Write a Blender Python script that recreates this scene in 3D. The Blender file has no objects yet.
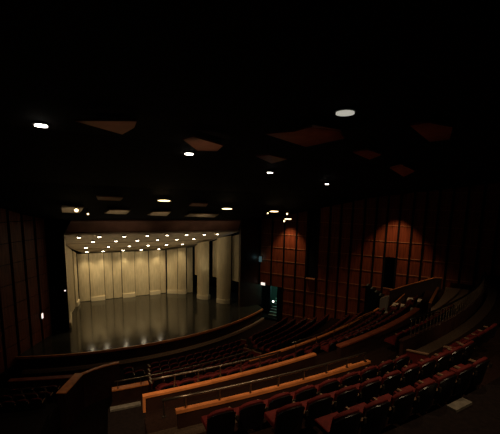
import bpy, bmesh, math, random
from mathutils import Vector, Matrix
random.seed(7)
sc = bpy.context.scene
COL = sc.collection
R_ = math.radians
PI = math.pi

# ------------------------------------------------------------ place frames
C = (-17.6139, 41.1651)                 # centre of the seating arcs
WN = Vector((0.4976, 0.8674, 0)); TD = Vector((0.8674, -0.4976, 0)); WD = 29.5527   # right wall
UB = Vector((0.8714, 0.4906, 0)); NB = Vector((-0.4906, 0.8714, 0))                  # stage axes
UP = Vector((0, 0, 1))
def P(R, a, z=0.0):
    r = R_(a); return Vector((C[0] + R*math.sin(r), C[1] - R*math.cos(r), z))
def Wp(s, w, z): return WN*(WD + w) + TD*s + UP*z
def St(u, v, z): return UB*u + NB*v + UP*z

# ------------------------------------------------------------ materials
def mat(name, col, rough=0.6, metal=0.0, spec=0.5, noise=0.0, scale=6.0, stretch=None, coat=0.0, bump=0.0):
    m = bpy.data.materials.new(name); m.use_nodes = True
    nt = m.node_tree; b = nt.nodes['Principled BSDF']
    b.inputs['Base Color'].default_value = (*col, 1); b.inputs['Roughness'].default_value = rough
    b.inputs['Metallic'].default_value = metal; b.inputs['Specular IOR Level'].default_value = spec
    b.inputs['Coat Weight'].default_value = coat
    if noise > 0 or bump > 0:
        tc = nt.nodes.new('ShaderNodeTexCoord'); mp = nt.nodes.new('ShaderNodeMapping')
        n = nt.nodes.new('ShaderNodeTexNoise'); n.inputs['Scale'].default_value = scale; n.inputs['Detail'].default_value = 5
        nt.links.new(tc.outputs['Object'], mp.inputs['Vector']); nt.links.new(mp.outputs['Vector'], n.inputs['Vector'])
        if stretch: mp.inputs['Scale'].default_value = stretch
        if noise > 0:
            cr = nt.nodes.new('ShaderNodeValToRGB')
            cr.color_ramp.elements[0].position = .3; cr.color_ramp.elements[1].position = .7
            cr.color_ramp.elements[0].color = (*[c*(1-noise) for c in col], 1)
            cr.color_ramp.elements[1].color = (*[min(1, c*(1+noise)) for c in col], 1)
            nt.links.new(n.outputs['Fac'], cr.inputs['Fac']); nt.links.new(cr.outputs['Color'], b.inputs['Base Color'])
        if bump > 0:
            bp = nt.nodes.new('ShaderNodeBump'); bp.inputs['Strength'].default_value = bump; bp.inputs['Distance'].default_value = .02
            nt.links.new(n.outputs['Fac'], bp.inputs['Height']); nt.links.new(bp.outputs['Normal'], b.inputs['Normal'])
    return m
def emit(name, col, s):
    m = bpy.data.materials.new(name); m.use_nodes = True
    nt = m.node_tree; nt.nodes.clear(); e = nt.nodes.new('ShaderNodeEmission'); o = nt.nodes.new('ShaderNodeOutputMaterial')
    e.inputs['Color'].default_value = (*col, 1); e.inputs['Strength'].default_value = s
    nt.links.new(e.outputs[0], o.inputs[0]); return m
M = {
 'stage': mat('stage boards', (.036, .032, .022), .13, noise=.35, scale=1.2, stretch=(1, 1, 1), spec=.5, bump=.05),
 'shell': mat('shell panel wood veneer', (.60, .49, .29), .55, noise=.14, scale=1.4, stretch=(5, 5, .7)),
 'plinth': mat('pale plinth', (.78, .66, .42), .5),
 'shellceil': mat('shell ceiling veneer', (.50, .40, .27), .6, noise=.15, scale=1.5),
 'shelledge': mat('shell ceiling edge', (.10, .06, .04), .6),
 'canopy': mat('reddish canopy', (.42, .235, .16), .55, noise=.3, scale=.8),
 'black': mat('matt black', (.004, .004, .004), .85, spec=.15),
 'ceil': mat('black ceiling', (.005, .0035, .003), .9, spec=.1, noise=.3, scale=.8),
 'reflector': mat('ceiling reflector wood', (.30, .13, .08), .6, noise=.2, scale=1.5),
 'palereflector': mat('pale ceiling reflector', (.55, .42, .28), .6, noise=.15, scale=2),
 'wallpanel': mat('red brown wall veneer', (.26, .060, .024), .5, noise=.38, scale=1.6, stretch=(7, 7, .5), spec=.3),
 'batten': mat('black batten', (.006, .004, .004), .7, spec=.2),
 'reveal': mat('pale seam strip', (.55, .24, .12), .45),
 'frontwood': mat('dark stained stage front', (.030, .012, .007), .45, noise=.35, scale=1.2, stretch=(3, 3, 1)),
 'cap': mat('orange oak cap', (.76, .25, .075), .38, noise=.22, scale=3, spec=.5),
 'capdim': mat('red oak cap', (.30, .075, .035), .42, noise=.25, scale=3),  # cap wood with the dimness put into its colour
 'parapet': mat('parapet side veneer', (.035, .012, .007), .5, noise=.3, scale=2),
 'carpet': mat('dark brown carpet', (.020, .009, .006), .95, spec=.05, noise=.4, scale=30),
 'darkfloor': mat('unlit dark floor', (.010, .006, .005), .9, spec=.1, noise=.3, scale=12),  # carpet darkened in its colour where the hall stays black
 'aislecarpet': mat('grey brown aisle carpet', (.07, .045, .03), .95, spec=.05, noise=.35, scale=25),
 'seatred': mat('dark red seat cloth', (.11, .009, .008), .75, spec=.25, noise=.25, scale=18),
 'shellplastic': mat('black seat shell', (.006, .005, .006), .32, spec=.55),
 'arm': mat('worn armrest wood', (.26, .15, .09), .3),  # paler wood for armrests and end panel tops
 'metal': mat('dark bronze rail', (.20, .15, .11), .28, metal=.85),
 'brass': mat('dark number plate', (.10, .08, .06), .3, metal=.8),
 'grey': mat('painted grey metal', (.25, .22, .19), .5),
 'stair': mat('dark stair tread', (.10, .13, .12), .5),
 'nosing': mat('pale stair nosing', (.5, .62, .55), .4),
 'recess': mat('dark teal passage paint', (.10, .17, .15), .7),  # dark teal tone of the passage walls
 'landing': mat('brown landing carpet', (.42, .27, .18), .95, spec=.05, noise=.3, scale=12),  # aisle carpet lightened in its colour to look lit
 'palestep': mat('pale aisle step', (.55, .50, .40), .7, noise=.25, scale=8),  # light on the aisle floor is put into this pale colour
 'concrete': mat('pale worn step', (.13, .11, .085), .8, noise=.3, scale=8),  # grey brown tone of the step strips
 'drape': mat('black backstage drape', (.020, .026, .032), .9, spec=.1),
 'bulb': emit('warm bulb', (1, .84, .58), 26),
 'bulbwhite': emit('white bulb', (1, .93, .80), 9),
 'bulbdim': emit('dim bulb', (.75, .72, .62), .55),
 'bulbyel': emit('yellow bulb', (1, .72, .35), 4),
 'exit': emit('pale exit lamp', (1, .80, .72), 1.3),
 'bluelamp': emit('blue step lamp', (.30, .55, .60), .12),
}

# ------------------------------------------------------------ mesh building
class MB:
    def __init__(s): s.v = []; s.f = []; s.mi = []; s.mats = []
    def m(s, name):
        if name not in s.mats: s.mats.append(name)
        return s.mats.index(name)
    def add(s, vs, fs, mt):
        o = len(s.v); s.v += [tuple(v) for v in vs]; k = s.m(mt)
        for f in fs: s.f.append(tuple(i+o for i in f)); s.mi.append(k)
    def hexa(s, b, t, mt):               # b, t: 4 bottom and 4 top points, same winding (ccw from above)
        s.add(list(b)+list(t), [(3,2,1,0),(4,5,6,7),(0,1,5,4),(1,2,6,5),(2,3,7,6),(3,0,4,7)], mt)
    def box(s, c, dx, dy, dz, mt, ax=None, ay=None):   # c = centre of the bottom
        ax = Vector(ax or (1,0,0)); ay = Vector(ay or (0,1,0)); c = Vector(c)
        b = [c-ax*dx/2-ay*dy/2, c+ax*dx/2-ay*dy/2, c+ax*dx/2+ay*dy/2, c-ax*dx/2+ay*dy/2]
        s.hexa(b, [p+UP*dz for p in b], mt)
    def prism(s, pts, d, mt):            # polygon pts extruded by vector d
        n = len(pts); d = Vector(d); a = [Vector(p) for p in pts]
        s.add(a+[p+d for p in a], [tuple(range(n-1,-1,-1)), tuple(range(n,2*n))]+[(i,(i+1)%n,n+(i+1)%n,n+i) for i in range(n)], mt)
    def tube(s, pts, r, mt, n=8):
        pts = [Vector(p) for p in pts]; rings = []
        for i, p in enumerate(pts):
            d = (pts[min(i+1,len(pts)-1)]-pts[max(i-1,0)]).normalized()
            a = d.cross(UP)
            if a.length < .01: a = Vector((1,0,0))
            a.normalize(); b = d.cross(a).normalized()
            rr = r[i] if isinstance(r, (list, tuple)) else r
            rings.append([p+a*math.cos(2*PI*k/n)*rr+b*math.sin(2*PI*k/n)*rr for k in range(n)])
        vs = [v for g in rings for v in g]; fs = []
        for i in range(len(pts)-1):
            for k in range(n):
                fs.append((i*n+k, i*n+(k+1)%n, (i+1)*n+(k+1)%n, (i+1)*n+k))
        fs.append(tuple(range(n))); fs.append(tuple((len(pts)-1)*n+k for k in range(n-1,-1,-1)))
        s.add(vs, fs, mt)
    def arc(s, R0, R1, a0, a1, z0, z1, mt, step=1.5, z0b=None, z1b=None):   # annular block, tops may ramp
        n = max(1, int(math.ceil(abs(a1-a0)/step))); vs = []; fs = []
        for i in range(n+1):
            t = i/n; a = a0+(a1-a0)*t
            zb = z0 if z0b is None else z0+(z0b-z0)*t
            zt = z1 if z1b is None else z1+(z1b-z1)*t
            vs += [P(R0,a,zb), P(R1,a,zb), P(R1,a,zt), P(R0,a,zt)]
        for i in range(n):
            o = i*4; q = o+4
            for k in range(4): fs.append((o+k, o+(k+1)%4, q+(k+1)%4, q+k))
        fs.append((3,2,1,0)); o = n*4; fs.append((o,o+1,o+2,o+3))
        s.add(vs, fs, mt)
    def build(s, name, parent=None, smooth=False, bevel=0, origin=None):
        me = bpy.data.meshes.new(name)
        vs = s.v
        if origin is not None:
            o3 = Vector(origin); vs = [tuple(Vector(v)-o3) for v in vs]
        me.from_pydata(vs, [], s.f)
        for k in s.mats: me.materials.append(M[k])
        for i, p in enumerate(me.polygons): p.material_index = s.mi[i]; p.use_smooth = smooth
        bm = bmesh.new(); bm.from_mesh(me); bmesh.ops.recalc_face_normals(bm, faces=bm.faces)
        if bevel: bmesh.ops.bevel(bm, geom=list(bm.edges), offset=bevel, segments=1, affect='EDGES', clamp_overlap=True)
        bm.to_mesh(me); bm.free()
        o = bpy.data.objects.new(name, me); COL.objects.link(o)
        if origin is not None and parent is None: o.location = origin
        if parent: o.parent = parent
        return o
def tag(o, label, cat, group=None, kind=None):
    if label: o['label'] = label
    if cat: o['category'] = cat
    if group: o['group'] = group
    if kind: o['kind'] = kind
    return o
def struct(o, label=None, cat='wall'):
    o['kind'] = 'structure'; o['category'] = cat
    if label: o['label'] = label
    return o
def empty(name, loc, label, cat, group=None, rz=0):
    o = bpy.data.objects.new(name, None); COL.objects.link(o); o.location = loc; o.rotation_euler = (0,0,rz)
    o.empty_display_size = .2
    return tag(o, label, cat, group)
def kids(b, name, root, **k):            # a part built in world coordinates under an empty at its place
    ob = b.build(name, None, origin=root.location, **k); ob.location = (0,0,0); ob.parent = root
    return ob
ORD = ['first','second','third','fourth','fifth','sixth','seventh','eighth','ninth','tenth','eleventh','twelfth','thirteenth','fourteenth','fifteenth','sixteenth','seventeenth','eighteenth','nineteenth','twentieth']
ORD += ['twenty-'+o for o in ORD[:9]]+['thirtieth']+['thirty-'+o for o in ORD[:9]]+['fortieth']+['forty-'+o for o in ORD[:9]]+['fiftieth']
def lamp(name, kind, loc, e, col, target=None, **k):
    l = bpy.data.lights.new(name, kind); l.energy = e; l.color = col
    for a, b in k.items(): setattr(l, a, b)
    o = bpy.data.objects.new(name, l); COL.objects.link(o); o.location = loc
    if target is not None:
        o.rotation_euler = (Vector(target)-Vector(loc)).to_track_quat('-Z','Y').to_euler()
    return o
WARM = (1, .80, .50)

# ------------------------------------------------------------ setting: floors
ROWS = [  # radius, floor height
 (23.3, 0.0), (24.25, .15), (25.2, .35), (26.15, .60), (27.1, .90)]
MID = [(29.3, 1.75), (30.3, 2.25), (31.25, 2.75), (32.25, 3.30), (33.25, 3.85), (34.2, 4.40)]
NEAR = [(39.15, 6.45), (40.07, 6.85), (40.97, 7.15)]
AMAX = 64.3
b = MB()
b.arc(20.6, 22.7, 8, AMAX, -.5, -.02, 'carpet')
for R, z in ROWS: b.arc(R-.60, R+.35, 22.8, AMAX, -.5, z, 'carpet')
b.arc(27.45, 28.8, 22.8, AMAX, -.5, 1.25, 'carpet')
for R, z in MID: b.arc(R-.55, R+.45, 22.8, AMAX, -.5, z, 'carpet')
b.arc(34.7, 36.4, 24.4, AMAX, -.5, 5.0, 'carpet')
b.arc(36.4, 38.25, 24.2, AMAX, -.5, 5.55, 'carpet')
b.arc(38.25, 38.75, 22.0, AMAX, -.5, 6.40, 'aislecarpet')
for R, z in NEAR: b.arc(R-.45, R+.47, 20, AMAX, -.5, z, 'carpet')
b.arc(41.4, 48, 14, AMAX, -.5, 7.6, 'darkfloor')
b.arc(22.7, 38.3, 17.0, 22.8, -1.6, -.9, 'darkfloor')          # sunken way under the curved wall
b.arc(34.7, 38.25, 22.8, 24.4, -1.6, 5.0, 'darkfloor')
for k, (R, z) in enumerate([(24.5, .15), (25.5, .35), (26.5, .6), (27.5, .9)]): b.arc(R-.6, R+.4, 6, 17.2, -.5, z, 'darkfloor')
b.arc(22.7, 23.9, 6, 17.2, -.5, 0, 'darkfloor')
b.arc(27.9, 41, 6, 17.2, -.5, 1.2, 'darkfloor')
struct(b.build('floor'), 'dark brown carpeted terraces stepping up away from the stage', 'floor')

# stage: apron arc in front, open floor to the back wall
n = 40; pts = []
for i in range(n+1): pts.append(P(20.65, 4+(64.9-4)*i/n, 1.0))
top = pts + [St(17.6, 33, 1.0), St(14.5, 42, 1.0), St(-2.5, 42, 1.0), St(-3.5, 27, 1.0)]
b = MB(); b.prism([p - UP*.12 for p in top], UP*.12, 'stage')
st = b.build('stage_floor'); struct(st, 'wide dark polished stage floor with soft reflections of lamps', 'floor')
b = MB(); b.arc(20.50, 20.66, 4, 64.6, -.5, .87, 'frontwood')
struct(b.build('trim_1'), 'dark stained curved front wall below the stage edge', 'trim')
b = MB(); b.arc(20.62, 20.74, 4, 64.6, .86, 1.02, 'cap')
struct(b.build('trim_2'), 'thin orange wooden nosing along the curved stage edge', 'trim')
b = MB(); b.arc(20.75, 21.0, 8, 64.0, -.02, .16, 'landing')  # strip added in place of light on the carpet
struct(b.build('trim_3'), 'low brown kerb at the foot of the stage front', 'trim')

# ------------------------------------------------------------ right wall with panels
SEAM = [0.55 + 1.3046*i for i in range(10)]
BAT = [-17.88,-16.11,-14.8,-13.5,-12.25,-11.2,-10.15,-9.12,-8.16,-7.2,-6.18,-5.25,-4.38,-3.45,-2.5,-1.62,-.78,.1,1.05,2.0,3.0,4.0,5.0,6.0,7.2,8.4,9.6]
b = MB()
def wbox(s0, s1, w0, w1, z0, z1, mt, bb=None):
    (bb or b).hexa([Wp(s0,w0,z0),Wp(s1,w0,z0),Wp(s1,w1,z0),Wp(s0,w1,z0)], [Wp(s0,w0,z1),Wp(s1,w0,z1),Wp(s1,w1,z1),Wp(s0,w1,z1)], mt)
TOP = 15.5
wbox(-18.6, -14.1, .0, .35, 3.16, TOP, 'black')
wbox(-14.1, -4.40, .0, .35, -1.5, TOP, 'black')
wbox(-4.40, -3.45, .0, .35, -1.5, 4.2, 'black'); wbox(-4.40, -3.45, .0, .35, 7.07, TOP, 'black')
wbox(-3.45, 14, .0, .35, -1.5, TOP, 'black')
for i in range(len(BAT)-1):
    s0, s1 = BAT[i]+.085, BAT[i+1]-.085
    zs = [-1.0] + SEAM + [13.6]
    for z0, z1 in zip(zs, zs[1:]):
        if i < 3 and z1 < 3.3: continue
        if i == 5 and z0 > 4.0: continue                         # tall dark slot
        if i == 12 and z0 > 4.0 and z1 < 7.3: continue           # doorway
        wbox(s0, s1, -.07, 0, z0+.02, z1-.02, 'wallpanel')
        wbox(s0, s1, -.115, 0, z1-.02, z1+.02, 'reveal')
wr = b.build('wall_right'); struct(wr, 'tall red brown panelled side wall with black battens and pale seams')
b = MB()
for i, s in enumerate(BAT):
    z0 = 3.16 if s < -14 else -1
    wbox(s-.085, s+.085, -.11, 0, z0, 13.6, 'batten')
b.build('battens', wr)
b = MB(); wbox(BAT[5]+.1, BAT[6]-.1, -.30, 0, 4.40, 4.47, 'reveal'); b.build('ledge', wr)
b = MB(); wbox(-4.3, -3.5, .02, 3.0, 4.1, 4.2, 'black'); wbox(-4.6, -4.40, .3, 3.0, 4.1, 7.2, 'black'); wbox(-3.45, -3.2, .3, 3.0, 4.1, 7.2, 'black')
wbox(-4.6, -3.2, 2.9, 3.0, 4.1, 7.2, 'black'); wbox(-4.6, -3.2, .35, 3.0, 7.1, 7.2, 'black')
struct(b.build('door_1'), 'dark open doorway high in the right wall', 'doorway')
# passage with stairs beside the stage
b = MB()
wbox(-18.8, -13.9, 3.8, 4.0, -.5, 3.4, 'recess'); wbox(-14.1, -13.9, .35, 3.9, -.5, 3.4, 'recess')
wbox(-18.8, -13.9, .35, 4.0, 3.16, 3.35, 'black'); wbox(-18.8, -13.9, -.4, 4.0, -.5, -.05, 'black'); wbox(-18.8, -18.6, 0, 4, -.5, 3.4, 'black')
wbox(-18.6, -15.3, .9, 1.0, -.05, 3.16, 'drape')
struct(b.build('door_2'), 'shadowy teal passage opening low in the right wall beside the stage', 'doorway')
r = empty('stair_flight', Wp(-14.65, .2, -.05), 'short green lit stair flight in the opening at the right end of the stage', 'stairs')
for k in range(7):
    b = MB(); wbox(-15.1, -14.12, .15+.26*k, .15+.26*(k+1)+.02, -.05, .13+.22*k, 'stair'); t = kids(b, 'step', r)
    b = MB(); wbox(-15.1, -14.12, .11+.26*k, .20+.26*k, .13+.22*k-.03, .13+.22*k+.02, 'nosing'); nz = kids(b, 'nosing', r)
    nz.parent = t

# ------------------------------------------------------------ left wall, stage wall, ceiling, rear
b = MB()
x0 = -15.25
b.hexa([Vector((x0-.4,-6,-1.5)),Vector((x0,-6,-1.5)),Vector((x0,25.1,-1.5)),Vector((x0-.4,25.1,-1.5))],[Vector((x0-.4,-6,TOP)),Vector((x0,-6,TOP)),Vector((x0,25.1,TOP)),Vector((x0-.4,25.1,TOP))],'black')
y = 24.6
while y > 10:
    for z0 in SEAM[:8]:
        b.hexa([Vector((x0,y-1.0,z0+.02)),Vector((x0+.06,y-1.0,z0+.02)),Vector((x0+.06,y,z0+.02)),Vector((x0,y,z0+.02))],[Vector((x0,y-1.0,z0+1.28)),Vector((x0+.06,y-1.0,z0+1.28)),Vector((x0+.06,y,z0+1.28)),Vector((x0,y,z0+1.28))],'wallpanel')
    y -= 1.25
struct(b.build('wall_left'), 'dark panelled side wall at the left edge')
# proscenium wall: plane v = 29.3, opening u 0.0 to 15.05
UL, UR = .02, 14.95
b = MB()
def sbox(u0, u1, v0, v1, z0, z1, mt, bb=None):
    (bb or b).hexa([St(u0,v0,z0),St(u1,v0,z0),St(u1,v1,z0),St(u0,v1,z0)], [St(u0,v0,z1),St(u1,v0,z1),St(u1,v1,z1),St(u0,v1,z1)], mt)
sbox(-4.5, UL, 28.95, 29.35, 1.0, TOP, 'black')
sbox(UR, 17.4, 29.0, 29.4, 1.0, TOP, 'frontwood')
sbox(UL, UR, 29.25, 29.4, 9.55, TOP, 'black')
struct(b.build('wall_stage'), 'black wall around the wide stage opening')
PROF = [(29.2,9.65),(27,10.1),(20,11.9),(12,13.1),(0,14),(-14,14.5)]
b = MB()
for (v0,z0),(v1,z1) in zip(PROF, PROF[1:]):
    b.hexa([St(-12,v1,z1),St(36,v1,z1),St(36,v0,z0),St(-12,v0,z0)],[St(-12,v1,z1+.3),St(36,v1,z1+.3),St(36,v0,z0+.3),St(-12,v0,z0+.3)],'ceil')
    # hanging black baffles that break the ceiling into bands
k = 0
v = 26.0
while v > 2:
    for (v0,z0),(v1,z1) in zip(PROF, PROF[1:]):
        if v1 <= v <= v0: zz = z0+(z1-z0)*(v0-v)/(v0-v1)
    sbox(-12, 30, v, v+.12, zz-.0, zz+.25, 'ceil'); v -= 3
struct(b.build('ceiling'), 'black ceiling stepping down towards the stage', 'ceiling')
b = MB()
b.prism([Vector((-16,-6.2,-1)),Vector((24,-6.2,-1)),Vector((24,-6.2,15.5)),Vector((-16,-6.2,15.5))], (0,-.3,0), 'black')
struct(b.build('wall_back'), 'black rear wall of the hall')

# canopy above the stage opening
b = MB(); pr = []
b.hexa([St(.55,29.05,9.55),St(15.0,29.05,9.55),St(15.0,29.75,8.60),St(.1,29.75,8.60)],[St(.55,29.15,9.66),St(15.0,29.15,9.66),St(15.0,29.85,8.72),St(.1,29.85,8.72)],'canopy')
tag(b.build('stage_canopy'), 'long reddish brown canopy band over the top of the stage opening', 'canopy')

# ------------------------------------------------------------ orchestra shell
SL = -.30797
def zc(v): return 8.5 + SL*(v-29.457)          # underside of the shell ceiling
b = MB()
q = [(.0,29.5),(14.95,29.5),(13.9,33.2),(12.6,37.2),(10.3,37.95),(1.6,37.75),(-.1,33.5)]
b.prism([St(u,v,zc(v)) for u,v in q], UP*.14, 'shellceil')
sc_o = b.build('shell_ceiling'); tag(sc_o, 'sloping brown ceiling of the stage shell studded with round lamps', 'stage ceiling')
b = MB()
for vv in (32.9, 35.6): sbox(.1 if vv < 35 else .9, 13.7 if vv < 35 else 12.8, vv, vv+.03, zc(vv)-.03, zc(vv)+.02, 'shelledge')
kids_ = b.build('panel_joint', sc_o)
LROWS = [(29.95, [1.05,2.54,4.44,6.32,8.05,9.84,11.54,12.91]), (31.85, [2.17,4.0,5.84,7.66,9.5,11.21]),
         (34.4, [1.74,3.65,5.54,7.33,9.15,10.86]), (36.6, [1.91,3.37,5.26,7.07,8.91])]
def disc(c, r, h, mt, bb, n=14, nrm=UP):
    bb.prism([Vector(c)+Vector((math.cos(2*PI*k/n)*r, math.sin(2*PI*k/n)*r, 0)) for k in range(n)], UP*h, mt)
rn = ['front','second','third','back']
for ri, (v, us) in enumerate(LROWS):
    for k, u in enumerate(us):
        z = zc(v); c = St(u, v, z)
        r = empty('shell_downlight', c, '%s lamp from the left in the %s row of the stage shell ceiling' % (ORD[k], rn[ri]), 'lamp', 'round lamps in the shell ceiling')
        b = MB(); disc(c-UP*.10, .17, .10, 'grey', b); kids(b, 'trim_ring', r)
        b = MB(); disc(c-UP*.135, .115, .033, 'bulb', b); kids(b, 'lens', r)
        e = [30, 55, 195, 130][ri]
        lamp('shell_lamp', 'SPOT', c-UP*.2, e*1.0, WARM, [c-UP*5, c-UP*5+NB*1.0, St(u,37.4,3.2), c-UP*5+NB*.3][ri], spot_size=R_([105,95,58,78][ri]), spot_blend=.8, shadow_soft_size=.15)

def curved_panel(bb, a, c, z0, z1, bulge, th, mt, n=8, z1b=None):
    # upright panel from plan point a to c, bulging towards the viewer side (left of a->c reversed)
    a = Vector(a); c = Vector(c); d = (c-a).normalized(); nn = Vector((d.y, -d.x, 0))
    vs = []; fs = []
    for i in range(n+1):
        t = i/n; p = a.lerp(c, t) + nn*bulge*4*t*(1-t)
        zt = z1 if z1b is None else z1+(z1b-z1)*t
        q = p - nn*th
        vs += [p+UP*z0, q+UP*z0, q+UP*zt, p+UP*zt]
    for i in range(n):
        o = i*4; w = o+4
        for k in range(4): fs.append((o+k, o+(k+1)%4, w+(k+1)%4, w+k))
    fs.append((3,2,1,0)); o = n*4; fs.append((o,o+1,o+2,o+3))
    bb.add(vs, fs, mt)
def shell_tower(a, c, label, z0=1.0, base=False, bulge=.07, hang=False, off=.0, group='shell panels around the stage'):
    a = Vector((a[0],a[1],0)); c = Vector((c[0],c[1],0))
    mid = (a+c)/2; va = a.dot(NB); vc = c.dot(NB)
    r = empty('acoustic_tower', mid+UP*z0, label, 'stage panel', group)
    zz = z0 + (.42 if base else .05)
    b = MB(); curved_panel(b, a, c, zz, zc(va)-.14, bulge, .09, 'shell', z1b=zc(vc)-.14); kids(b, 'panel_face', r, smooth=False)
    d = (c-a).normalized(); nn = Vector((d.y,-d.x,0))
    if base:
        b = MB(); curved_panel(b, a+nn*.12, c+nn*.12, z0+.01, z0+.44, bulge, .5, 'plinth'); kids(b, 'plinth', r)
    b = MB(); b.box(mid-nn*.32+UP*(z0+(.0 if not hang else .0)), .1, .1, min(zc(va),zc(vc))-z0-.45, 'black', d, nn); kids(b, 'rear_post', r)
    return r
un = ['leftmost','second','third','fourth','fifth','sixth','seventh','eighth','rightmost']
ub_ = [1.05,2.09,3.47,4.28,5.16,6.49,7.98,9.18,9.85]
for i in range(8):
    base = i in (1, 4, 6)
    nm = ['leftmost','second','third','fourth','fourth from the right','third from the right','second from the right','rightmost'][i]
    nm = nm + (' from the left' if i in (1,2,3) else '')
    shell_tower(St(ub_[i]+.03,37.42 - (.12 if base else 0),0), St(ub_[i+1]-.03,37.42-(.12 if base else 0),0),
        'tan panel of the stage back wall, %s%s' % (nm, ', on a pale base' if base else ''), base=base)
S = lambda u, v: (St(u,v,0).x, St(u,v,0).y)
shell_tower(S(.05,29.8), S(.10,32.95), 'tan panel nearest the opening on the left side of the stage', base=True)
shell_tower(S(.14,33.05), S(.62,35.6), 'tan panel on the left side of the stage, second from the opening', bulge=.05)
shell_tower(S(.72,35.75), S(.98,37.0), 'narrow tan panel in the far left corner of the stage', base=True, bulge=.03)
shell_tower(S(9.95,37.25), S(10.9,36.60), 'bright tan panel in the far right corner of the stage', base=True)
shell_tower(S(10.95,36.56), S(11.75,36.1), 'bright tan panel beside the far right corner of the stage', base=True)
shell_tower(S(12.0,36.5), S(12.6,36.3), 'shaded narrow panel closing the right corner of the stage', bulge=.03)
shell_tower(S(12.3,33.95), S(13.2,32.9), 'tan free standing panel on the right of the stage, the one farther back', base=True, bulge=.22)
shell_tower(S(13.55,31.55), S(14.65,30.55), 'tan free standing panel on the right of the stage, the one nearer the audience', base=True, bulge=.26)
shell_tower(S(12.55,35.4), S(13.0,34.4), 'short hanging panel farthest back on the right of the stage', z0=3.25, hang=True, bulge=.04)
shell_tower(S(13.75,33.2), S(14.2,32.1), 'short hanging panel between the two free standing panels', z0=3.35, hang=True, bulge=.04)
shell_tower(S(14.95,30.9), S(15.35,29.95), 'short hanging panel nearest the right end of the opening', z0=3.3, hang=True, bulge=.04)
# added fill lamps for bounce light inside the shell and before the canopy
for u, v, e in [(.9,31.5,60),(4.5,33.0,60),(8.5,33.0,60),(12.0,32.0,60)]: lamp('shell_uplight', 'SPOT', St(u,v,3.2), e, (1,.82,.55), St(u,v+.3,9), spot_size=R_(125), spot_blend=.9, shadow_soft_size=.3)
for u in (4, 11): lamp('canopy_lamp', 'SPOT', St(u,25.5,7.6), 30, (1,.72,.5), St(u,29.3,9.1), spot_size=R_(110), spot_blend=.9, shadow_soft_size=.3)
# backstage enclosure
b = MB()
sbox(-3.2, 18, 41.2, 41.4, .9, 14, 'drape'); sbox(17.6, 17.8, 29.4, 41.4, .9, 14, 'drape'); sbox(-3.2, -3.0, 29.4, 41.4, .9, 14, 'black')
sbox(-3.2, 18, 29.4, 41.4, 14, 14.1, 'black')
struct(b.build('wall_stage_rear'), 'dark bluish drapes enclosing the area behind the shell')
lamp('backstage_lamp', 'POINT', St(16.3, 33.5, 5.5), 16, (.25,.6,1), shadow_soft_size=.2)

# ------------------------------------------------------------ parapets and rails
def parapet(label, R, a0, a1, zf, zt, capmat='cap', w=.20, capw=.30, z1=None, capt=.07, group=None, R1=None, name='parapet_wall', endpost=False):
    r = empty(name, P(R, (a0+a1)/2, zf), label, 'low wall', group)
    b = MB(); b.arc(R-w/2, R+w/2, a0, a1, zf, zt-capt, 'parapet', z0b=zf, z1b=(None if z1 is None else z1-capt)); kids(b, 'wall_body', r)
    b = MB(); b.arc(R-capw/2, R+capw/2, a0-.05, a1+.05, zt-capt, zt, capmat, z0b=(None if z1 is None else z1-capt), z1b=z1); kids(b, 'wooden_cap', r)
    if endpost:
        b = MB(); b.arc(R-capw/2, R+capw/2, a0-.16, a0-.05, zf, zt, capmat); kids(b, 'end_board', r)
    return r
def rail(label, R, a0, a1, z, zbase, posts, r0=.032, name='handrail', zb1=None, z1=None):
    r = empty(name, P(R, (a0+a1)/2, zbase), label, 'railing')
    n = max(4, int((a1-a0)/1.2)); z1 = z if z1 is None else z1
    b = MB(); b.tube([P(R, a0+(a1-a0)*i/n, z+(z1-z)*i/n) for i in range(n+1)], r0, 'metal', 8); kids(b, 'top_rail', r, smooth=True)
    for a in posts:
        zz = z+(z1-z)*(a-a0)/(a1-a0)
        b = MB(); b.tube([P(R,a,zbase), P(R,a,zz-.02)], .022, 'metal', 6); b.prism([P(R,a,zbase)+Vector((math.cos(k*PI/3)*.05,math.sin(k*PI/3)*.05,0)) for k in range(6)], UP*.02, 'metal'); kids(b, 'post', r)
    return r
parapet('long low wall with bright orange wooden cap and a rail, behind the middle seats', 35.2, 24.5, 34.7, 5.0, 5.5, 'cap', w=.12, capw=.16, endpost=True)
rail('thin metal rail on posts above the longest orange capped wall', 35.05, 24.8, 32.2, 5.86, 5.5, [25.9+1.22*k for k in range(6)])
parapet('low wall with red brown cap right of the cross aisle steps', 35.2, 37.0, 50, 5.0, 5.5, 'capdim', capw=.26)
parapet('nearest low wall with orange cap below the front handrail', 38.3, 24.9, 33.2, 5.5, 6.82, 'cap', w=.08, capw=.11, z1=6.72)
parapet('orange edged low ledge one step below the nearest handrail', 36.9, 29.8, 34.8, 5.5, 5.75, 'cap', w=.1, capw=.14)
rail('nearest metal handrail on posts in front of the lower right seats', 38.3, 24.45, 33.0, 7.09, 6.72, [24.5]+[25.15+1.12*k for k in range(8)], r0=.03, z1=6.98)
parapet('orange capped wall climbing to the right wall behind the front seats', 31.75, 33.6, 51.5, 2.5, 4.02, 'cap', w=.14, capw=.14, z1=4.02)
parapet('far end of the orange capped wall against the panelled side wall', 31.75, 51.9, 58.8, 2.5, 4.02, 'cap', w=.14, capw=.14, z1=3.6)
parapet('short orange capped wall beside the left aisle, over the sunken passage', 28.0, 22.9, 26.3, 1.0, 2.02, 'cap', w=.2, capw=.30)
rail('grey metal rail running behind the front seats from the left aisle', 28.1, 23.1, 40.5, 2.42, 1.25, [23.4+2.2*k for k in range(8)])
parapet('dark low wall under the baluster railing at right', 38.0, 36.4, 57, 5.55, 6.78, 'parapet', w=.12, capw=.16)
rail('upper of the thin rails crossing the middle seats', 29.0+3.75, 36.5, 50, 3.85+.95, 3.3, [37+2.5*k for k in range(6)], r0=.025)
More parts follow.
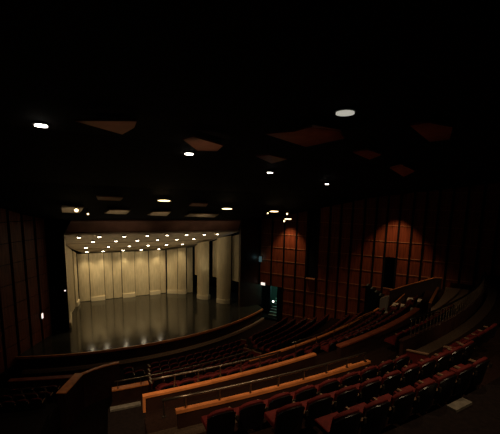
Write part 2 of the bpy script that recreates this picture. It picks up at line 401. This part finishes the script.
parapet('dim red brown ledge below the cross aisle wall on the right', 36.2, 41.0, 46.5, 5.0, 5.45, 'capdim', capw=.25)
# curved wall round the sunken passage on the left
def path_wall(label, pts, zf, zt, w, mt, capmat, capw, cat='low wall'):
    m = Vector((sum(p[0] for p in pts)/len(pts), sum(p[1] for p in pts)/len(pts), zf))
    r = empty('parapet_wall', m, label, cat)
    def strip(w, z0, z1, mt, name):
        b = MB(); L = []
        for i, p in enumerate(pts):
            p = Vector((p[0], p[1], 0)); a = Vector((*pts[max(i-1,0)][:2],0)); c = Vector((*pts[min(i+1,len(pts)-1)][:2],0))
            d = (c-a).normalized(); nn = Vector((-d.y,d.x,0)); dz = pts[i][2] if len(pts[i]) > 2 else 0; ww = w*(pts[i][3] if len(pts[i]) > 3 else 1)
            L.append((p-nn*ww/2, p+nn*ww/2, dz))
        vs = []; fs = []
        for a, c, dz in L:
            lo = z0 if z0 == zf else z0+dz
            vs += [a+UP*lo, c+UP*lo, c+UP*(z1+dz), a+UP*(z1+dz)]
        for i in range(len(L)-1):
            o = i*4; q = o+4
            for k in range(4): fs.append((o+k, o+(k+1)%4, q+(k+1)%4, q+k))
        fs.append((3,2,1,0)); o = (len(L)-1)*4; fs.append((o,o+1,o+2,o+3))
        b.add(vs, fs, mt); kids(b, name, r)
    strip(w, zf, zt-.06, mt, 'wall_body'); strip(capw, zt-.06, zt, capmat, 'wooden_cap')
    return r
def ar(R, a): p = P(R, a); return (p.x, p.y)
path_wall('curved dark wall with a broad orange cap around the sunken passage, lower left',
    [ar(23.29,23.8), ar(23.35,22.6), ar(23.5,21.6), ar(23.75,20.3), ar(24.16,19.0)], -1.2, 1.2, .22, 'parapet', 'cap', .20)
path_wall('broad orange topped end wall turning towards the viewer, lower left',
    [ar(24.05,18.7), ar(26.1,17.45)], -1.2, 1.2, .40, 'parapet', 'cap', .50)
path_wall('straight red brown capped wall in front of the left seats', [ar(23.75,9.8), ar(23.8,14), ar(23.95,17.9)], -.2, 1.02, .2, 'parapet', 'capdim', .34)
rail('upper metal rail above the seats in the lower left corner', 25.14, 12.2, 15.6, 1.15, .15, [12.8,15.2], r0=.025)
rail('lower metal rail above the seats in the lower left corner', 26.14, 12.3, 16.2, 1.40, .35, [12.8,15.9], r0=.025)
# side wall beside the upper aisle, on the right
def wall_line(label, pts, drop, mt, capmat, capw=.16, name='parapet_wall', cat='low wall', floorz=None):
    r = empty(name, Vector((pts[0][0], pts[0][1], pts[0][2]-drop)), label, cat)
    for nm, w, a, c, mm in (('wall_body', .14, -drop, -.05, mt), ('wooden_cap', capw, -.05, 0, capmat)):
        b = MB(); vs = []; fs = []
        for i, p in enumerate(pts):
            p = Vector(p); q0 = Vector(pts[max(i-1,0)]); q1 = Vector(pts[min(i+1,len(pts)-1)]); d = (q1-q0); d.z = 0; d.normalize(); nn = Vector((-d.y,d.x,0))
            vs += [p-nn*w/2+UP*a, p+nn*w/2+UP*a, p+nn*w/2+UP*c, p-nn*w/2+UP*c]
        for i in range(len(pts)-1):
            o = i*4; q = o+4
            for k in range(4): fs.append((o+k, o+(k+1)%4, q+(k+1)%4, q+k))
        fs.append((3,2,1,0)); o = (len(pts)-1)*4; fs.append((o,o+1,o+2,o+3))
        b.add(vs, fs, mm); kids(b, nm, r)
    return r
wall_line('sloping wall with thin orange cap rising along the panelled side wall', [(10.96,26.29,4.63),(12.17,25.59,5.31),(13.59,24.77,6.05),(14.0,24.55,6.07)], 1.5, 'parapet', 'cap')
wall_line('short steep orange rail beside the far seats below the doorway', [tuple(P(32.5,59.4,3.75)), tuple(P(33.4,59.8,4.85))], .9, 'parapet', 'cap', capw=.10)
wall_line('slanting orange edged end wall of the landing at far right', [tuple(P(35.85,49.8,6.0)), tuple(P(35.6,56.6,6.05))], 1.3, 'parapet', 'cap', capw=.12)
b = MB(); b.arc(35.98, 37.85, 49.4, 59.5, 5.5, 5.75, 'landing')
tag(b.build('landing'), 'brown carpeted landing at the far right below the panelled wall', 'landing')
# small flight and box beside the doorway
r = empty('exit_stairs', P(31.3,61.5,2.5), 'small flight of pale edged steps under the dark doorway', 'stairs')
for k in range(4):
    c = P(30.6+.34*k, 62.3, 0)
    d = Vector((math.sin(R_(62)), -math.cos(R_(62)), 0)); e = Vector((d.y,-d.x,0))*-1
    b = MB(); b.box(Vector((c.x,c.y,2.4)), .36, .9, 2.45-.22*k, 'black', d, e); t = kids(b, 'step', r)
    b = MB(); b.box(Vector((c.x,c.y,4.85-.22*k))-d*.10, .10, .85, .02, 'stair', d, e); nn_ = kids(b, 'nosing', r); nn_.parent = t
b = MB(); r = empty('control_box', P(32.1,59.9,3.9), 'grey slanted box on the wall end below the dark doorway', 'box')
b.hexa([P(31.75,59.4,3.3),P(32.35,59.4,3.3),P(32.35,60.5,3.3),P(31.75,60.5,3.3)],[P(31.75,59.4,4.2),P(32.35,59.4,4.5),P(32.35,60.5,4.5),P(31.75,60.5,4.2)],'grey'); kids(b,'housing',r)
b = MB(); b.hexa([P(31.8,59.5,4.23),P(32.3,59.5,4.48),P(32.3,60.4,4.48),P(31.8,60.4,4.23)],[P(31.8,59.5,4.26),P(32.3,59.5,4.51),P(32.3,60.4,4.51),P(31.8,60.4,4.26)],'concrete'); kids(b,'panel',r)
# aisle steps among the far seats, paled in colour to look lit
k = 0
for (R, a, z) in [(33.25,57.8,3.85),(34.2,57.8,4.4),(33.25,53.85,3.85),(34.2,53.85,4.4)]:
    b = MB(); b.arc(R-.5, R+.42, a, a+(1.5 if a>56 else .95), z, z+.28, 'palestep')
    tag(b.build('aisle_step'), ['pale step between the far red seats, lower one nearer the side wall','pale step between the far red seats, upper one nearer the side wall','pale step between the far red seats, lower one farther from the side wall','pale step between the far red seats, upper one farther from the side wall'][k], 'step'); k += 1
b = MB(); b.arc(34.72, 34.90, 22.9, 24.3, 5.0, 5.06, 'concrete'); tag(b.build('aisle_step'), 'pale worn step at the bottom edge, left of the long orange capped wall', 'step')
b = MB(); b.arc(38.35, 39.0, 36.3, 43.5, 6.40, 6.43, 'aislecarpet'); 
tag(b.build('aisle_step'), 'long grey walkway strip curving behind the lower right seats', 'walkway')
b = MB(); b.arc(41.45, 41.62, 30.5, 31.2, 7.6, 7.65, 'concrete'); tag(b.build('aisle_step'), 'pale step edge in the lower right corner', 'step')
# stair rail with balusters on the right
r = empty('stair_railing', P(38.0, 44, 6.78), 'long dark railing with close balusters along the right walkway', 'railing')
b = MB(); b.tube([P(38.0, 37.0+i*1.0, 7.38) for i in range(20)], .035, 'shellplastic', 8); kids(b, 'top_rail', r, smooth=True)
for i in range(44):
    a = 37.2+i*.43
    b = MB(); b.tube([P(38.0,a,6.78), P(38.0,a,7.36)], .016, 'metal', 5); kids(b, 'baluster', r)

# ------------------------------------------------------------ seats
def seat_parts():
    """local frame: origin on the floor, +Y faces the stage"""
    out = {}
    def pad(w, z0, z1, th, y, lean, arch, mt, nx=8, cr=.06):
        bb = MB(); vs = []; fs = []
        for i in range(nx+1):
            t = -1+2*i/nx; x = t*w/2
            zt = z1 - arch*abs(t)**2.6; cy = y + cr*t*t
            for (zz, k) in ((z0,0),(zt,1)):
                yy = cy - lean*(zz-z0)
                vs += [(x, yy-th/2*(1-.5*abs(t)**4), zz), (x, yy+th/2*(1-.5*abs(t)**4), zz)]
        for i in range(nx):
            o = i*4; q = o+4
            fs += [(o,o+1,q+1,q),(o+2,q+2,q+3,o+3),(o,q,q+2,o+2),(o+1,o+3,q+3,q+1)]
        fs += [(0,2,3,1),(nx*4,nx*4+1,nx*4+3,nx*4+2)]
        bb.add(vs, fs, mt); return bb
    out['back_shell'] = pad(.55, .28, .835, .035, -.20, .18, .10, 'shellplastic')
    out['back_cushion'] = pad(.52, .40, .87, .08, -.155, .18, .10, 'seatred')
    b = MB(); vs = []; 
    b.hexa([(-.24,-.14,.36),(.24,-.14,.36),(.25,.30,.39),(-.25,.30,.39)],[(-.23,-.13,.45),(.23,-.13,.45),(.24,.29,.48),(-.24,.29,.48)],'seatred'); out['seat_cushion'] = b
    b = MB(); b.box((.285,.0,.0), .05, .10, .60, 'shellplastic'); b.box((.285,-.02,.58), .05, .36, .02, 'shellplastic'); out['side_frame'] = b
    b = MB(); b.hexa([(.258,-.22,.60),(.312,-.22,.60),(.308,.16,.60),(.262,.16,.60)],[(.262,-.21,.635),(.308,-.21,.635),(.304,.14,.63),(.266,.14,.63)],'arm'); out['armrest'] = b
    b = MB(); b.box((.285,-.27,.60), .05, .03, .09, 'brass'); out['number_plate'] = b
    return out
parts_src = seat_parts()
def seat_proto():
    r = bpy.data.objects.new('theatre_seat', None); r.empty_display_size = .2; COL.objects.link(r)
    for nm, bb in parts_src.items():
        o = bb.build(nm, None, bevel=(.012 if nm in ('back_cushion','seat_cushion') else 0)); o.parent = r
    return r
def merged():
    bb = MB()
    for nm in ('back_shell','back_cushion','seat_cushion','side_frame','armrest'):
        s = parts_src[nm]; o = len(bb.v); bb.v += s.v
        for f, mi in zip(s.f, s.mi): bb.f.append(tuple(i+o for i in f)); bb.mi.append(bb.m(s.mats[mi]))
    return bb
plan = []      # (R, a, z, row text, group, row key)
def row(R, z, a0, a1, text, grp, pitch=.585):
    st_ = math.degrees(pitch/R); n = int((a1-a0)/st_); L = []
    for i in range(n): plan.append([R, a0+st_*(i+.5), z, text, grp, i, n])
rt = ['front row','second row','third row','fourth row','fifth row']
aisleA = [(23.3,28.4,46.6,49.0),(24.25,28.0,44.6,47.2),(25.2,27.7,43.0,45.4),(26.15,27.4,42.4,44.6),(27.1,27.1,41.6,43.8)]
for (R, z), (R2, a0, a1, a2), t in zip(ROWS, aisleA, rt):
    row(R, z, a0, a1, t+' of the centre floor block', 'seats in the centre floor block')
    row(R, z, a2, 63.6, t+', floor block beside right wall', 'seats in the right floor block')
for (R, z), t in zip(ROWS[:2], rt): row(R, z, 24.35, 27.2, t+' left of the left aisle', 'seats left of the aisle')
mt_ = ['lowest','second','third','fourth','fifth','top']
for j, ((R, z), t) in enumerate(zip(MID, mt_)):
    row(R, z, 26.6-.25*j, [41,41,36.4,35.8,35.2,34.7][j], t+' row of the raised middle block', 'seats in the raised middle block')
    if j >= 3: row(R, z, 37.6, 53.3, t+' row of the raised right block', 'seats in the raised right block'); row(R, z, 55.2, 57.2, t+' row of the narrow far right block', 'seats in the narrow far right block')
NR = ['nearest block, row behind the handrail','nearest block, middle row','nearest block, row closest to the viewer']
for (R, z), t, (a0, a1) in zip(NEAR, NR, [(25.3,34.0),(26.6,36.2),(27.2,33.6)]):
    row(R, z, a0, a1, t, 'seats in the nearest block', pitch=.63)
row(39.55, 6.45, 36.4, 41.0, 'row right of the nearest aisle', 'seats right of the nearest aisle')
row(36.9, 5.55, 38.4, 48.6, 'row just below the baluster railing', 'seats below the baluster railing')
for R, z in [(24.6,.15),(25.6,.35),(26.6,.6)]: row(R, z, 11, 17.0 - (R-24.6)*.3, {24.6:'front',25.6:'middle',26.6:'back'}[R]+' row in the lower left corner', 'seats in the lower left corner')
row(29.3, 1.75, 42.6, 60.0, 'first row of the right slope', 'seats on the right slope'); row(30.3, 2.25, 42.4, 60.0, 'second row of the right slope', 'seats on the right slope')
cam_p = Vector((0,0,11.0))
for s in plan: s.append((P(s[0], s[1], s[2])-cam_p).length)
plan.sort(key=lambda s: s[7])
proto = seat_proto(); pch = list(proto.children); far_mesh = merged().build('theatre_seat'); first_far = True
rest = MB(); nlow = 0
for idx, (R, a, z, text, grp, i, n, dist) in enumerate(plan):
    loc = P(R, a, z); seed = 0
    lab = 'dark red theatre seat, %s from the left, %s' % (ORD[i], text)
    if idx < 300:
        if dist < 12.5:
            if idx == 0: r = proto
            else:
                r = proto.copy(); COL.objects.link(r)
                for c in pch:
                    k = c.copy(); COL.objects.link(k); k.parent = r
        else:
            if first_far: r = far_mesh; first_far = False
            else: r = far_mesh.copy(); COL.objects.link(r)
        r.location = loc; r.rotation_euler = (0,0,R_(a)); tag(r, lab, 'seat', grp)
    else:
        mm = Matrix.Translation(loc) @ Matrix.Rotation(R_(a), 4, 'Z'); s = merged() if nlow == 0 else s; nlow += 1
        o = len(rest.v); rest.v += [tuple(mm @ Vector(v)) for v in s.v]
        for f, mi in zip(s.f, s.mi): rest.f.append(tuple(q+o for q in f)); rest.mi.append(rest.m(s.mats[mi]))
if rest.v: tag(rest.build('distant_seats'), 'many small dark seats in the floor rows nearest the stage', 'seats', kind='stuff')
print('SEATS', len(plan), 'stuff', nlow)
# red end panels of the rows beside the aisles
def end_panel(R, a, z, label, h=.70, grp='row end panels'):
    r = empty('row_end_panel', P(R, a, z), label, 'seat end panel', grp, R_(a))
    b = MB(); b.hexa([(-.03,-.32,0),(.03,-.32,0),(.03,.30,0),(-.03,.30,0)],[(-.03,-.36,h),(.03,-.36,h),(.03,.22,h-.1),(-.03,.22,h-.1)],'seatred'); o = b.build('side_board', r)
    b = MB(); b.hexa([(-.045,-.37,h),(.045,-.37,h),(.045,.23,h-.1),(-.045,.23,h-.1)],[(-.045,-.37,h+.03),(.045,-.37,h+.03),(.045,.23,h-.07),(-.045,.23,h-.07)],'arm'); o = b.build('top_edge', r)
    return r
for (R, z), (R2, a0, a1, a2), t in zip(ROWS, aisleA, rt):
    end_panel(R, a1+.15, z, 'end panel at the right end of the %s, centre floor block' % t)
    end_panel(R, a0-.2, z, 'end panel at the left end of the %s, centre floor block' % t)
for j, (R, z) in enumerate([NEAR[0],(39.6,6.45)]): end_panel(R, [34.45,36.15][j], z, ['red end panel with a pale top beside the aisle at lower right','red end panel with a pale top at the right edge of the picture'][j], h=.72)

# ------------------------------------------------------------ small lamps on the walls
def wall_lamp(loc, nx, label, mt, w=.22, h=.16):
    r = empty('wall_lamp', loc, label, 'wall lamp'); nx = Vector(nx); t = Vector((-nx.y, nx.x, 0))
    b = MB(); b.box(Vector(loc)-UP*h*.6, w*1.2, .08, h*1.2, 'grey', t, nx); kids(b, 'backplate', r)
    b = MB(); b.box(Vector(loc)-UP*h*.5+nx*.05, w, .05, h, mt, t, nx); kids(b, 'lens', r)
    return r
wall_lamp(Wp(-15.6,-.18,3.30), -WN, 'small pale glowing sign above the passage beside the stage', 'exit', .42, .26)
wall_lamp(Wp(-16.0,-.12,5.75), -WN, 'faint bluish lamp on the panelled wall near the stage', 'bluelamp', .3, .5)  # added glowing plate standing in for a bluish glow
wall_lamp(Wp(-14.9,.85,1.35), -WN, 'tiny bright white lamp low in the stair passage', 'bulbwhite', .14, .14)
wall_lamp(Vector((-15.1,23.4,2.85)), (1,0,0), 'small white lamp low on the left wall', 'exit', .16, .36)
wall_lamp(St(-.12,28.9,4.3), -NB, 'tiny white light on the left post of the stage opening', 'exit', .1, .1)
lamp('blue_glow', 'POINT', Wp(-16.0,-.5,5.9), 1.2, (.35,.75,.8), shadow_soft_size=.1)  # light added for the bluish glow
lamp('passage_lamp', 'POINT', Wp(-14.7,1.2,2.85), 45, (.35,.85,.65), shadow_soft_size=.12)

# ------------------------------------------------------------ house ceiling lamps
def house_light(loc, label, e, lens='bulbwhite', r0=.16, spot=100, target=None):
    loc = Vector(loc); r = empty('ceiling_downlight', loc, label, 'ceiling lamp')
    b = MB(); disc(loc-UP*.02, r0*1.35, .14, 'black', b); kids(b, 'housing', r)
    b = MB(); disc(loc-UP*.06, r0, .035, lens, b); kids(b, 'lens', r)
    if e: lamp('house_lamp', 'SPOT', loc-UP*.12, e, (1,.72,.42), target or loc-UP*5, spot_size=R_(spot), spot_blend=.8, shadow_soft_size=.08)
house_light((-5.99,9.86,13.12), 'bright white ceiling lamp at the far left of the ceiling', 240)
house_light((-2.55,13.46,12.96), 'white ceiling lamp above the middle, between the leftmost and the central one', 260)
house_light((.73,16.88,12.65), 'small white ceiling lamp near the centre of the ceiling', 120, r0=.13)
house_light((4.3,20.57,12.42), 'small white ceiling lamp nearest the panelled right wall', 90, r0=.11)
house_light((2.3,9.23,13.47), 'dim grey round ceiling lamp high right of centre', 300, lens='bulbdim', r0=.24)
def spotfix(loc, label, mt='bulbyel', w=.34, tilt=0):
    loc = Vector(loc); r = empty('stage_spotlight', loc, label, 'spotlight')
    big = w > .3; ww = w*2.3 if big else w*.9; hh = .10 if big else w*.8
    b = MB(); b.tube([loc+UP*.35, loc+UP*.02], .03, 'black', 6); kids(b, 'hanger', r)
    b = MB(); b.box(loc-UP*(hh*.6)+NB*.12, ww*1.1, .22, hh*1.2, 'black', UB, NB); kids(b, 'can', r)
    b = MB(); n = 12; c = loc-NB*.0
    b.prism([c+UB*(math.cos(2*PI*k/n)*ww/2)+UP*(math.sin(2*PI*k/n)*hh/2) for k in range(n)], -NB*.03, mt); kids(b, 'lens', r)
    return r
for loc, lab, mt, w in [((-5.61,21.33,11.2),'elongated yellow spotlight above the stage front, upper of a pair','bulbyel',.34),((-10.79,20.72,10.5),'small spotlight over the leftmost pale ceiling panel','bulbyel',.26),
    ((-10.7,21.96,10.25),'tiny white spotlight right of the leftmost pale ceiling panel','bulbyel',.14),((-1.97,24.81,10.75),'yellow spotlight above the right part of the stage opening','bulbyel',.36),
    ((1.6,27.48,10.6),'yellow spotlight right of the stage opening, in the left group','bulbyel',.36),((1.1,27.3,10.45),'tiny spotlight left of the yellow one beyond the stage opening','bulbyel',.14),
    ((2.8,29.0,10.4),'tiny white spotlight, top one of the group of three','bulbyel',.18),((2.95,29.6,9.95),'spotlight in the middle of the group of three','bulbyel',.34),((2.6,29.2,9.78),'tiny spotlight, lowest of the group of three','bulbyel',.18)]:
    spotfix(loc, lab, mt, w)
# reflector panels hung under the ceiling
def reflector(pts, label, mt, th=.06):
    n = len(pts); c = sum((Vector(p) for p in pts), Vector())/n
    b = MB(); b.prism(pts, UP*th, mt); o = b.build('ceiling_panel', origin=c); tag(o, label, 'ceiling panel', 'panels under the ceiling')
reflector([(-4.64,9.09,13.05),(-3.08,9.17,13.1),(-3.34,9.71,13.05),(-3.9,10.3,12.98)], 'reddish brown triangular ceiling panel at upper left', 'reflector')
reflector([(-2.27,10.99,13.0),(-1.9,10.68,13.03),(-1.09,11.81,12.98),(-1.37,12.5,12.9),(-2.05,12.53,12.9)], 'brown five sided ceiling panel near the centre, the clearest one', 'reflector')
reflector([(.27,10.38,13.1),(1.13,10.23,13.15),(1.54,9.78,13.2),(2.44,10.3,13.2),(2.79,11.06,13.15),(1.74,12.12,13.05)], 'wide dark red ceiling panel right of the centre', 'capdim')
reflector([(4.26,9.84,13.3),(4.69,9.6,13.33),(5.59,10.08,13.33),(6.25,11.37,13.25),(5.78,11.71,13.23)], 'dark red ceiling panel at upper right', 'capdim')
reflector([(3.65,13.14,13.06),(4.06,12.7,13.1),(4.89,13.56,13.07),(4.74,14.47,13.0)], 'small dark red ceiling panel right of the wide one and below it', 'capdim')
reflector([(6.33,16.37,12.9),(6.48,15.44,12.95),(7.99,17.3,12.9),(8.11,18.92,12.75)], 'faint dark red ceiling panel farther back towards the right wall', 'capdim')
reflector([(.03,13.57,12.9),(.55,13.26,12.92),(1.29,14.22,12.9),(.71,14.78,12.8)], 'small faint red ceiling panel left of the wide one', 'capdim')
PP = {'leftmost':[(-11.69,20.75,10.75),(-10.75,21.59,10.66),(-11.67,22.8,10.27),(-12.52,22.24,10.3)],
 'second from the left':[(-9.67,22.84,10.5),(-8.52,23.55,10.5),(-9.2,24.52,10.2),(-10.36,23.62,10.25)],
 'third from the left':[(-7.29,24.64,10.4),(-6.13,25.22,10.42),(-6.77,26.37,10.08),(-7.96,25.37,10.15)],
 'rightmost':[(-4.91,26.38,10.3),(-2.85,27.77,10.25),(-3.33,28.77,9.98),(-5.54,27.21,10.05)]}
for k, p in PP.items():
    reflector(p, 'pale tan lit ceiling panel just above the stage opening, %s of four' % k, 'palereflector')  # panel stands where the ceiling opens to a lit cavity
    c = sum((Vector(q) for q in p), Vector())/4
    lamp('panel_uplight', 'SPOT', c-UP*1.3-NB*.6, 14, WARM, c, spot_size=R_(62), spot_blend=.5, shadow_soft_size=.08)  # added fill light, no fixture, brightens the pale panel
reflector([(-4.22,23.28,11.1),(-3.24,24.0,11.06),(-3.47,24.67,10.88),(-4.57,24.0,10.9)], 'dim brown ceiling panel above the rightmost pale one', 'reflector')
reflector([(-8.99,19.51,11.34),(-7.82,20.44,11.28),(-8.18,20.89,11.13),(-9.21,20.21,11.15)], 'dim reddish ceiling panel above the second pale one', 'reflector')
for c, e in [((-3.8,9.6,13.05),5),((-1.7,11.7,12.95),12),((1.6,10.8,13.1),1.8),((5.3,10.5,13.3),.8),((4.3,13.5,13.05),.8),((7.2,17,12.9),.8),((-3.9,24,11),3),((-8.5,20.2,11.2),2)]:
    c = Vector(c); lamp('panel_uplight', 'SPOT', c-UP*1.6, e, (1,.6,.35), c, spot_size=R_(60), spot_blend=.6, shadow_soft_size=.1)  # fill lights added to brighten the darker panels
# side wall washers
lamp('wall_washer', 'SPOT', Wp(-12.9,-1.2,10.3), 350, (1,.62,.32), Wp(-12.9,-.7,4), spot_size=R_(76), spot_blend=.7, shadow_soft_size=.1)
lamp('wall_washer', 'SPOT', Wp(-3.6,-1.6,11.75), 360, (1,.60,.30), Wp(-3.6,-1.1,5), spot_size=R_(80), spot_blend=.7, shadow_soft_size=.1)
# added unseen lamps over the seats, brightening the capped walls and rows
for loc, e, sp, tg, lab in [((-6.0,3.2,13.6),1300,46,P(32.5,25.5,4),'ceiling lamp above the left aisle, out of the picture'),
    ((-2.2,2.6,13.7),720,50,P(35.6,29.5,5.5),'ceiling lamp above the long orange capped wall, out of the picture'),
    ((3.8,3.6,13.7),420,80,P(39.6,31.5,6),'ceiling lamp above the nearest seats, out of the picture'),
    ((7.0,2.5,13.6),900,34,P(36,49.5,5.0),'ceiling lamp on the right, out of the picture')]:
    lamp('house_lamp', 'SPOT', Vector(loc)-UP*.12, e, (1,.72,.42), tg, spot_size=R_(sp), spot_blend=.8, shadow_soft_size=.08)   # added lamps without fittings, out of view

# ------------------------------------------------------------ world, camera
w = bpy.data.worlds.new('World'); sc.world = w; w.use_nodes = True
w.node_tree.nodes['Background'].inputs[0].default_value = (.5,.35,.25,1); w.node_tree.nodes['Background'].inputs[1].default_value = 0.0
f = 338.58; pt = -0.149532; rl = 0.022534
cam = bpy.data.cameras.new('camera'); co = bpy.data.objects.new('camera', cam); COL.objects.link(co)
cam.sensor_width = 36; cam.sensor_fit = 'HORIZONTAL'; cam.lens = f/500*36; cam.shift_x = -3/500; cam.shift_y = 40/500
fw = Vector((0, math.cos(pt), math.sin(pt))); rt_ = Vector((1,0,0)); up_ = Vector((0,-math.sin(pt),math.cos(pt)))
xi = rt_*math.cos(rl) + up_*math.sin(rl); yi = up_*math.cos(rl) - rt_*math.sin(rl)
mw = Matrix((xi, yi, -fw)).transposed().to_4x4(); mw.translation = Vector((0,0,11.0)); co.matrix_world = mw
cam.clip_start = .05; cam.clip_end = 200
sc.camera = co
sc.view_settings.view_transform = 'Standard'; sc.view_settings.look = 'None'; sc.view_settings.exposure = 0.0; sc.view_settings.gamma = 1.0
sc.view_settings.use_curve_mapping = False
